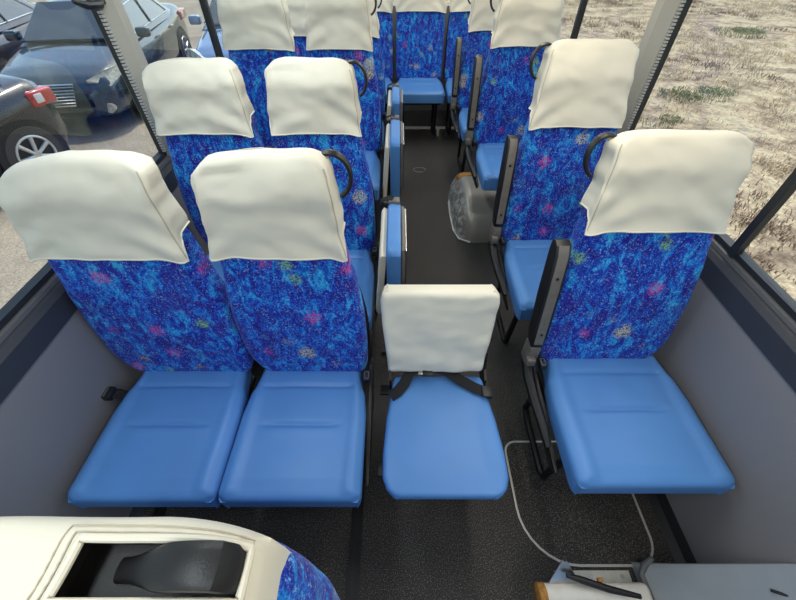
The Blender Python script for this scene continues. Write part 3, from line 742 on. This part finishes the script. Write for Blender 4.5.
# white folded step frame with brown end, bracket and strut
r = thing('folded_step', 'white painted step tube with a brown round end at the bottom edge', 'step', (.585, .128, 0))
bm = bmesh.new()
tube(bm, [(-.135, .0, .20), (.10, .0, .20)], .033, 24); link('tube', bm, WHITEP, r)
bm = bmesh.new(); tube(bm, [(-.160, .0, .20), (-.156, .0, .20), (-.134, .0, .20)], [.028, .0345, .0345], 24); link('end_cap', bm, BROWN, r)
bm = bmesh.new(); prism(bm, [(-.12, .215), (-.02, .215), (-.065, .290)], 'y', .028, .033, .001)
bmesh.ops.rotate(bm, cent=(-.07, .03, .215), matrix=Matrix.Rotation(radians(-55), 3, 'X'), verts=bm.verts); bk = link('triangle_bracket', bm, STEEL, r)
bm = bmesh.new(); cyl(bm, (-.067, .083, .2605), (-.067, .084, .264), .006, 14); link('bracket_hole', bm, BLACK, bk)
link('strut', T([(-.07, .045, .25), (-.03, .035, .248), (.05, .012, .245), (.14, -.005, .238)], [.006, .010, .010, .007], 10), BLACK, r)
link('foot', B((-.10, -.02, 0), (-.06, .02, .175), .004), DSTEEL, r); link('foot', B((.03, -.02, 0), (.07, .02, .175), .004), DSTEEL, r)
bm = B((.125, -.13, .0), (.245, .045, .12), .02, 3); link('cover_plate', bm, WHITEP, r)
bm = bmesh.new(); cyl(bm, (.05, .034, .2), (.05, .045, .2), .009, 14); link('bolt', bm, BROWN, r)
# moulded pale step-well cover beside the right wall
def well():
    r = thing('stepwell_cover', 'pale grey moulded cover sloping up to the right wall in the bottom corner', 'cover panel', (.96, .025, 0))
    bm = bmesh.new(); g = []
    ys = [-.5 + .01*k for k in range(73)]
    for yy in ys:
        row = []; e = max(0, (yy-.195)/.025); ee = 1-sqrt(max(0, 1-min(1, e)**2))
        for k in range(17):
            u = k/16; x = -.105 + .203*u; z = .06 + .40*u**1.15
            row.append(bm.verts.new((x, yy - .065*u*(1 if yy > 0 else 0)*max(0, yy/.22)+.0, max(.0, z - .06*ee*(1-.3*u)))))
        g.append(row)
    for A, Bq in zip(g, g[1:]):
        for k in range(16): bm.faces.new((A[k], A[k+1], Bq[k+1], Bq[k]))
    # skirts down to the floor
    def skirt(vs):
        lo = [bm.verts.new((v.co.x, v.co.y, 0)) for v in vs]
        for k in range(len(vs)-1): bm.faces.new((vs[k], vs[k+1], lo[k+1], lo[k]))
    skirt(g[0]); skirt(g[-1]); skirt([q[0] for q in g]); skirt([q[-1] for q in g])
    link('panel', bm, PALE, r)
    lp = [(-.108, -.3, .055), (-.108, .10, .055), (-.105, .175, .05), (-.095, .20, .07), (-.075, .216, .10)]
    link('rim', T(lp, [.012, .012, .013, .013, .008], 10), SILL, r)
    bm = bmesh.new(); prism(bm, [(-.02, .225), (.03, .225), (.028, .262), (.008, .285), (-.012, .275)], 'y', .055, .075, .003); link('latch', bm, GREYP, r)
    link('latch_tip', T([(.055, .10, .375), (.075, .085, .40)], .004, 8), BLACK, r)
well()
# wheel housing
def wheel_housing():
    r = thing('wheel_housing', 'rounded grey wheel housing under the third right seat, scuffed silver side and brown patch', 'wheel housing', (.73, 2.48, 0))
    bm = bmesh.new(); nx, ny = 24, 30; g = []
    X0, X1, Y0, Y1, Hh = -.31, .33, -.33, .42, .26
    def hz(x, y):
        fy = 1-abs((y-.04)/.37)**3.2; fx = min(1, ((x-X0)/.10))
        return Hh*max(0, fy)**.5*(1-(1-fx)**2.2)**.5 if fx > 0 else 0
    for j in range(ny+1):
        y = Y0 + (Y1-Y0)*(1-cos(pi*j/ny))/2; row = []
        for i in range(nx+1):
            x = X0 + (X1-X0)*(i/nx)**1.6
            cut = .10*max(0, (abs((y-.04)/.37)-.65)/.35)**2*(1-i/nx)
            row.append(bm.verts.new((x+cut, y, hz(x, y))))
        g.append(row)
    for A, Bq in zip(g, g[1:]):
        for k in range(nx): bm.faces.new((A[k], A[k+1], Bq[k+1], Bq[k]))
    link('housing', bm, HOUS, r)
    link('edge_strip', T([(-.21, -.335, .006), (-.285, -.29, .006), (-.315, -.18, .006), (-.32, .0, .006), (-.315, .2, .006), (-.27, .36, .006)], .007, 8), ALU, r)
    bm = bmesh.new(); gg = []
    for j in range(7):
        y = .17+.17*j/6; gg.append([bm.verts.new((x, y, hz(x, y)+.003)) for x in [(-.27+.12*i/6) for i in range(7)]])
    for A, Bq in zip(gg, gg[1:]):
        for k in range(6): bm.faces.new((A[k], A[k+1], Bq[k+1], Bq[k]))
    o = link('brown_patch', bm, BROWN, r); md = o.modifiers.new('t', 'SOLIDIFY'); md.thickness = .003
def hous_mat():
    m = mat('scuffed_silver', (150, 148, 142), .35, .25); n = m.node_tree; b = n.nodes['Principled BSDF']; tc = n.nodes.new('ShaderNodeTexCoord')
    t = n.nodes.new('ShaderNodeTexNoise'); t.inputs['Scale'].default_value = 28; t.inputs['Detail'].default_value = 8; n.links.new(tc.outputs['Object'], t.inputs['Vector'])
    r1 = ramp(n, [(.45, lin((135, 133, 128))), (.58, lin((205, 210, 214)))]); n.links.new(t.outputs[0], r1.inputs[0])
    sx = n.nodes.new('ShaderNodeSeparateXYZ'); n.links.new(tc.outputs['Object'], sx.inputs[0])
    r2 = n.nodes.new('ShaderNodeMapRange'); r2.inputs[1].default_value = -.24; r2.inputs[2].default_value = -.29; n.links.new(sx.outputs[0], r2.inputs[0])
    n.links.new(mixc(n, r2.outputs[0], lin((150, 147, 140)), r1.outputs[0]), b.inputs['Base Color'])
    bp = n.nodes.new('ShaderNodeBump'); bp.inputs['Distance'].default_value = .01; n.links.new(t.outputs[0], bp.inputs['Height']); n.links.new(r2.outputs[0], bp.inputs['Strength']); n.links.new(bp.outputs[0], b.inputs['Normal'])
    return m
HOUS = hous_mat(); wheel_housing()
# floor rails the left seats stand on
for xx, nm in ((-.95, 'dark seat rail in the floor by the left wall'), (-.16, 'dark seat rail in the floor under the left aisle seats')):
    bm = B((-.022, -1.7, 0), (-.012, 1.9, .006)); box(bm, (.012, -1.7, 0), (.022, 1.9, .006)); box(bm, (-.012, -1.7, 0), (.012, 1.9, .002))
    o = link('floor_rail', bm, DSTEEL); o.location = (xx+.0, 1.8, 0); tag(o, nm, 'floor rail')
# thin wire loop lying on the aisle
bm = T([(.02+.055*cos(a)*1.0, .0+.045*sin(a), .002) for a in [radians(-20+17*k) for k in range(20)]], .0016, 6)
o = link('wire_loop', bm, ALU); o.location = (.18, 3.25, 0); tag(o, 'thin wire loop lying on the dark aisle floor', 'wire')
# bolt end in front of left aisle seat
# window latch on the left pillar
r = thing('curtain_hook', 'black plastic hook on the left window pillar near the top edge', 'hook', (XL-.01, 1.655, 1.435))
link('mount', B((0, -.02, -.01), (.012, .02, .05), .003), BLACK, r); link('hook_arm', T([(.006, .0, .0), (.02, -.04, -.004), (.022, -.11, .004), (.012, -.15, .02)], [.011, .014, .012, .006], 10), BLACK, r)

# ---------------------------------------------------------------- outside
bm = bmesh.new(); bmesh.ops.create_grid(bm, x_segments=2, y_segments=2, size=1)
for v in bm.verts: v.co = Vector((-25+25.0*v.co.x*1.0, 20+45*v.co.y, GZ))
o = link('asphalt_ground', bm, ASPH, None, False); tag(o, kind='structure')
def fz(x, y): return GZ + .0 + (.05*noise.noise(Vector((x*.5, y*.5, 0))) + .010*noise.noise(Vector((x*1.9, y*1.9, 4))) + .004*noise.noise(Vector((x*6, y*6, 8))))*min(1, max(0, (x-1.6)/1.0))
bm = bmesh.new(); nx, ny = 130, 150; g = []
for j in range(ny+1):
    y = -10+50*(j/ny)**1.0; row = []
    for i in range(nx+1):
        x = 40*(i/nx)**1.4; row.append(bm.verts.new((x, y, fz(x, y))))
    g.append(row)
for A, Bq in zip(g, g[1:]):
    for k in range(nx): bm.faces.new((A[k], A[k+1], Bq[k+1], Bq[k]))
o = link('field_ground', bm, FIELD, None, True); tag(o, kind='structure')
STRAW = mat('straw', (214, 194, 160), .8); STRAW2 = mat('brown_straw', (150, 126, 104), .85); GREEN = mat('green_blades', (140, 146, 104), .8)
def blades(name, centres, m, label, n_per, h, spreadr, lean=.7):
    bm = bmesh.new()
    for (cx, cy, rr) in centres:
        mi = int(noise.noise(Vector((cx*.4, cy*.4, 13))) > .12)
        for _ in range(n_per):
            a = random.random()*2*pi; q = sqrt(random.random())*rr*spreadr; x, y = cx+q*cos(a), cy+q*sin(a); z = fz(x, y)
            hh = h*random.uniform(.4, 1.2); an = random.random()*2*pi; wv = .004+.004*random.random(); le = lean*hh*random.uniform(.3, 1.3)
            px, py = -sin(an)*wv, cos(an)*wv; tx, ty = x+cos(an)*le, y+sin(an)*le
            v = [bm.verts.new(c) for c in ((x-px, y-py, z-.01), (x+px, y+py, z-.01), (x+(tx-x)*.4+px*.8, y+(ty-y)*.4+py*.8, z+hh*.6), (x+(tx-x)*.4-px*.8, y+(ty-y)*.4-py*.8, z+hh*.6), (tx, ty, z+hh*.8))]
            bm.faces.new(v[:4]).material_index = mi if isinstance(m, list) else 0; bm.faces.new((v[3], v[2], v[4])).material_index = mi if isinstance(m, list) else 0
    o = link(name, bm, m, None, False); tag(o, label, 'grass', kind='stuff'); return o
def scatter(n, keep):
    out = []
    while len(out) < n:
        x = random.uniform(1.9, 17); y = random.uniform(-.5, 20)
        if keep(x, y): out.append((x, y, random.uniform(.12, .45)))
    return out
GP = [(5.75, 7.7, 1.0), (9.9, 12.9, 1.3), (4.3, 6.3, .8)]
blades('dry_grass', scatter(1500, lambda x, y: noise.noise(Vector((x*.45, y*.45, 3))) > -.25 and all(hypot(x-a, y-b) > c for a, b, c in GP)), [STRAW, STRAW2], 'pale and brown dry straw grass scattered over the field on the right', 40, .085, 1.0, 1.2)
blades('green_weeds', [(5.75, 7.7, .5), (5.3, 7.6, .4), (6.2, 7.9, .35)], GREEN, 'larger low green patch of weeds on the field near the bus', 420, .06, 1.0)
blades('green_weeds', [(9.8, 12.9, .7), (10.2, 13.1, .4)], GREEN, 'smaller green patch of weeds farther out on the field', 500, .10, 1.0)
blades('green_weeds', [(4.2, 6.2, .35), (4.6, 6.5, .2)], GREEN, 'thin green weeds just beside the pillar of the right window', 160, .06, 1.0)

# ---- parked cars
CHROME = mat('car_chrome', (215, 218, 222), .12, 1); TYRE = mat('tyre_rubber', (70, 66, 62), .8); RIM = mat('alloy', (205, 205, 205), .3, .6)
LAMPC = mat('headlamp', (205, 198, 176), .15, noise_amt=.3, noise_scale=30, coat=1); REDL = mat('tail_lamp_red', (190, 34, 34), .15, coat=1); WHL = mat('lamp_white', (225, 225, 225), .2, coat=1)
def car(label, loc, heading, col, tail=1.0):
    """saloon car, local +x forward, origin at ground centre; length 4.7"""
    paint = mat('car_paint', col, .22, .35, coat=1.0)
    r = thing('parked_car', label, 'car', loc, heading, 'cars parked on the asphalt')
    Ln = 2.32
    # body stations: x, half width, top z, bottom z
    stt = [(-2.34, .70, .86, .42), (-2.28, .80, 1.00, .30), (-2.1, .86, 1.05, .24), (-1.6, .89, 1.03, .22), (-1.0, .90, .98, .21), (0, .905, .95, .20), (.9, .90, .93, .20), (1.15, .895, .95, .20), (1.5, .885, .90, .20), (1.9, .86, .84, .20), (2.15, .80, .77, .22), (2.28, .68, .70, .26), (2.34, .52, .60, .34)]
    TX = lambda x: x if x > -1.5 else -1.5+(x+1.5)*tail
    stt = [(TX(q[0]),)+q[1:] for q in stt]
    bm = bmesh.new(); rings = []; sm = []
    for (a, b) in zip(stt, stt[1:]):
        for k in range(4): u = k/4; sm.append(tuple(a[i]+(b[i]-a[i])*u for i in range(4)))
    sm.append(stt[-1])
    for (x, hw, zt, zb) in sm:
        row = []
        for k in range(33):
            an = pi*k/32; c, s_ = cos(an), sin(an)   # from +y side over the top to -y side
            row.append(None)
        prof = [(0, zb), (.80, zb), (.93, zb+.05), (.985, zb+.16), (1, (zb+zt)/2-.02), (.985, zt-.20), (.955, zt-.11), (.90, zt-.05), (.78, zt-.015), (.5, zt), (.2, zt+.012), (0, zt+.014)]
        pts = [(hw*p, z) for p, z in prof] + [(-hw*p, z) for p, z in prof[::-1][1:-1]]
        rings.append([bm.verts.new((x, y, z)) for y, z in pts])
    n = len(rings[0])
    for A, Bq in zip(rings, rings[1:]):
        for k in range(n): bm.faces.new((A[k], A[(k+1) % n], Bq[(k+1) % n], Bq[k]))
    bm.faces.new(rings[0]); bm.faces.new(rings[-1][::-1]); link('body', bm, paint, r, True, 50)
    # cabin: glass band with painted roof
    def cab(x, t):  # half-width at height t 0..1
        return .80 - .20*t
    prof = [(-1.75, .0), (-1.25, .72), (-.75, .96), (0, 1), (.35, .95), (1.12, 0)]
    base = .95; hgt = .47
    roofz = lambda x: base + hgt*lerp_tab(prof)(x)
    bm = bmesh.new(); xs = [-1.75+2.87*i/28 for i in range(29)]; g = []
    for x in xs:
        zt = roofz(x); row = []
        for (f, zf) in ((1, 0), (.98, .5), (.93, .85), (.86, .96), (.6, 1.0), (.3, 1.015), (0, 1.02), (-.3, 1.015), (-.6, 1), (-.86, .96), (-.93, .85), (-.98, .5), (-1, 0)):
            z = base - .03 + (zt-base+.03)*zf; hw = .82 - .20*(z-base)/hgt; row.append(bm.verts.new((x, hw*f, z)))
        g.append(row)
    for A, Bq in zip(g, g[1:]):
        for k in range(12): bm.faces.new((A[k], A[k+1], Bq[k+1], Bq[k]))
    bm.faces.new(g[0]); bm.faces.new(g[-1][::-1]); link('cabin', bm, paint, r, True, 40)
    def sheet(pts, m, name, off=.012, par=r):
        bm = bmesh.new(); P_ = [Vector(p) for p in pts]; nrm = (P_[1]-P_[0]).cross(P_[2]-P_[0]).normalized(); c = sum(P_, Vector())/len(P_)
        if (c+nrm-Vector((0, 0, .7))).length < (c-nrm-Vector((0, 0, .7))).length: nrm = -nrm
        A = [bm.verts.new(p+nrm*off) for p in P_]; D = [bm.verts.new(p-nrm*.02) for p in P_]
        bm.faces.new(A); bm.faces.new(D[::-1])
        for k in range(len(P_)): bm.faces.new((A[k], D[k], D[(k+1) % len(P_)], A[(k+1) % len(P_)]))
        return link(name, bm, m, par, False)
    sheet([(1.08, .70, 1.0), (1.08, -.70, 1.0), (.40, -.57, 1.385), (.40, .57, 1.385)], CARGLASS, 'windscreen', .02)
    sheet([(-1.68, .66, 1.03), (-1.68, -.66, 1.03), (-1.12, -.56, 1.34), (-1.12, .56, 1.34)], CARGLASS, 'rear_window', .02)
    for s in (1, -1):
        def yy(z): return s*(.82-.20*(z-base)/hgt)
        wpts = [(.86, 1.0), (.33, 1.33), (-.30, 1.36), (-.86, 1.32), (-1.30, 1.02)]
        w_ = sheet([(x, yy(z), z) for x, z in wpts], CARGLASS, 'side_window', .012)
        bm = bmesh.new(); tube(bm, [(x, yy(z)+s*.016, z) for x, z in wpts], .011, 8, True); link('chrome_trim', bm, CHROME, w_)
        bm = bmesh.new(); tube(bm, [(-.22, yy(1.0)+s*.016, 1.0), (-.28, yy(1.36)+s*.016, 1.36)], .022, 8); link('door_pillar', bm, RUBBER, w_)
        for hx in (-.12, -1.02):
            bm = B((hx-.10, s*.905-.014, .80), (hx+.10, s*.905+.014, .83), .006); link('door_handle', bm, CHROME, r)
        bm = bmesh.new(); box(bm, (.68, s*.99-.10, .96), (.84, s*.99+.10, 1.10), .035, 3); link('wing_mirror', bm, paint, r)
        # lamps
        bm = bmesh.new(); pl = [(2.20, .50, .57), (2.245, .52, .69), (2.04, .72, .76), (1.86, .845, .77), (1.88, .868, .67), (2.12, .76, .58)]
        A = [bm.verts.new((x+.035, s*(y+.02), z*1.04+.02)) for x, y, z in pl]; D = [bm.verts.new((x-.12, s*(y-.10), z)) for x, y, z in pl]
        bm.faces.new(A); bm.faces.new(D[::-1])
        for k in range(6): bm.faces.new((A[k], D[k], D[(k+1) % 6], A[(k+1) % 6]))
        link('headlamp', bm, LAMPC, r, False)
        bm = bmesh.new(); cyl(bm, (2.20, s*.66, .36), (2.285, s*.66, .36), .07, 18); link('fog_lamp', bm, LAMPC, r)
        bm = bmesh.new(); box(bm, (TX(-2.33), s*.70-.17, .76), (TX(-1.86), s*.70+.185, .93), .03, 3); tl = link('tail_lamp', bm, REDL, r)
        bm = bmesh.new(); box(bm, (TX(-2.10), s*.70-.178, .80), (TX(-1.95), s*.70+.192, .90), .01, 2); link('clear_band', bm, WHL, tl)
        # wheels
        for wx in (-1.42, 1.40):
            bm = bmesh.new(); cyl(bm, (wx, s*.80, .335), (wx, s*.905, .335), .40, 36); ac = link('wheel_arch', bm, BLACK, r)
            bm = bmesh.new(); prof2 = [(.20, .70), (.31, .70), (.335, .73), (.335, .88), (.315, .915), (.22, .92)]
            rg = []
            for k in range(40):
                an = 2*pi*k/40; rg.append([bm.verts.new((wx+a*cos(an), s*b, .335+a*sin(an))) for a, b in prof2])
            for k in range(40):
                A, Bq = rg[k], rg[(k+1) % 40]
                for q in range(5): bm.faces.new((A[q], A[q+1], Bq[q+1], Bq[q]))
            ty = link('wheel', bm, TYRE, r)
            bm = bmesh.new(); tube(bm, [(wx+.215*cos(2*pi*k/32), s*.915, .335+.215*sin(2*pi*k/32)) for k in range(32)], .016, 8, True)
            cyl(bm, (wx, s*.90, .335), (wx, s*.93, .335), .045, 16)
            for k in range(7):
                an = 2*pi*k/7; tube(bm, [(wx+.03*cos(an), s*.915, .335+.03*sin(an)), (wx+.21*cos(an), s*.912, .335+.21*sin(an))], [.020, .026], 8)
            link('alloy_rim', bm, RIM, ty)
    # grille
    bm = bmesh.new(); gp = [(2.31, -.36, .70), (2.31, .36, .70), (2.36, .27, .44), (2.36, -.27, .44)]
    tube(bm, gp, .014, 8, True)
    for k in range(6):
        u = (k+.7)/6.6; z = .70-.26*u; hw = .36-.09*u; x = 2.315+.05*u; tube(bm, [(x, -hw, z), (x+.012, 0, z), (x, hw, z)], .009, 6)
    tube(bm, [(2.33+.03*0+.02, .07*cos(2*pi*k/20), .545+.05*sin(2*pi*k/20)) for k in range(20)], .008, 6, True)
    gr = link('grille', bm, CHROME, r)
    bm = bmesh.new(); prism(bm, [(-.35, .695), (.35, .695), (.26, .445), (-.26, .445)], 'x', 2.15, 2.325); link('grille_mesh', bm, BLACK, gr, False)
    bm = B((2.22, -.50, .27), (2.335, .50, .36), .02); link('air_intake', bm, BLACK, r)
    return r
def rot(dx, dy): return math.atan2(dy, dx)
car('dark grey-green saloon facing the bus windows, chrome slatted grille and clear headlamp', (-5.00-.15*2.34, 5.80+.99*2.34, GZ), rot(.15, -.99), (50, 64, 70))
car('black saloon at the lower left, rear wheel and red and white tail lamp showing', (-5.32-.3*1.42, 4.72-.95*1.42, GZ), rot(-.3, -.95), (40, 40, 48), .66)
car('dark saloon at the top left corner, side windows and wing mirror showing', (-8.0, 8.1, GZ), rot(.15, -.99), (60, 58, 70))
car('pale blue saloon whose bonnet shows above the second row seat', (-2.85, 9.35, GZ), rot(.10, -.99), (110, 140, 178))
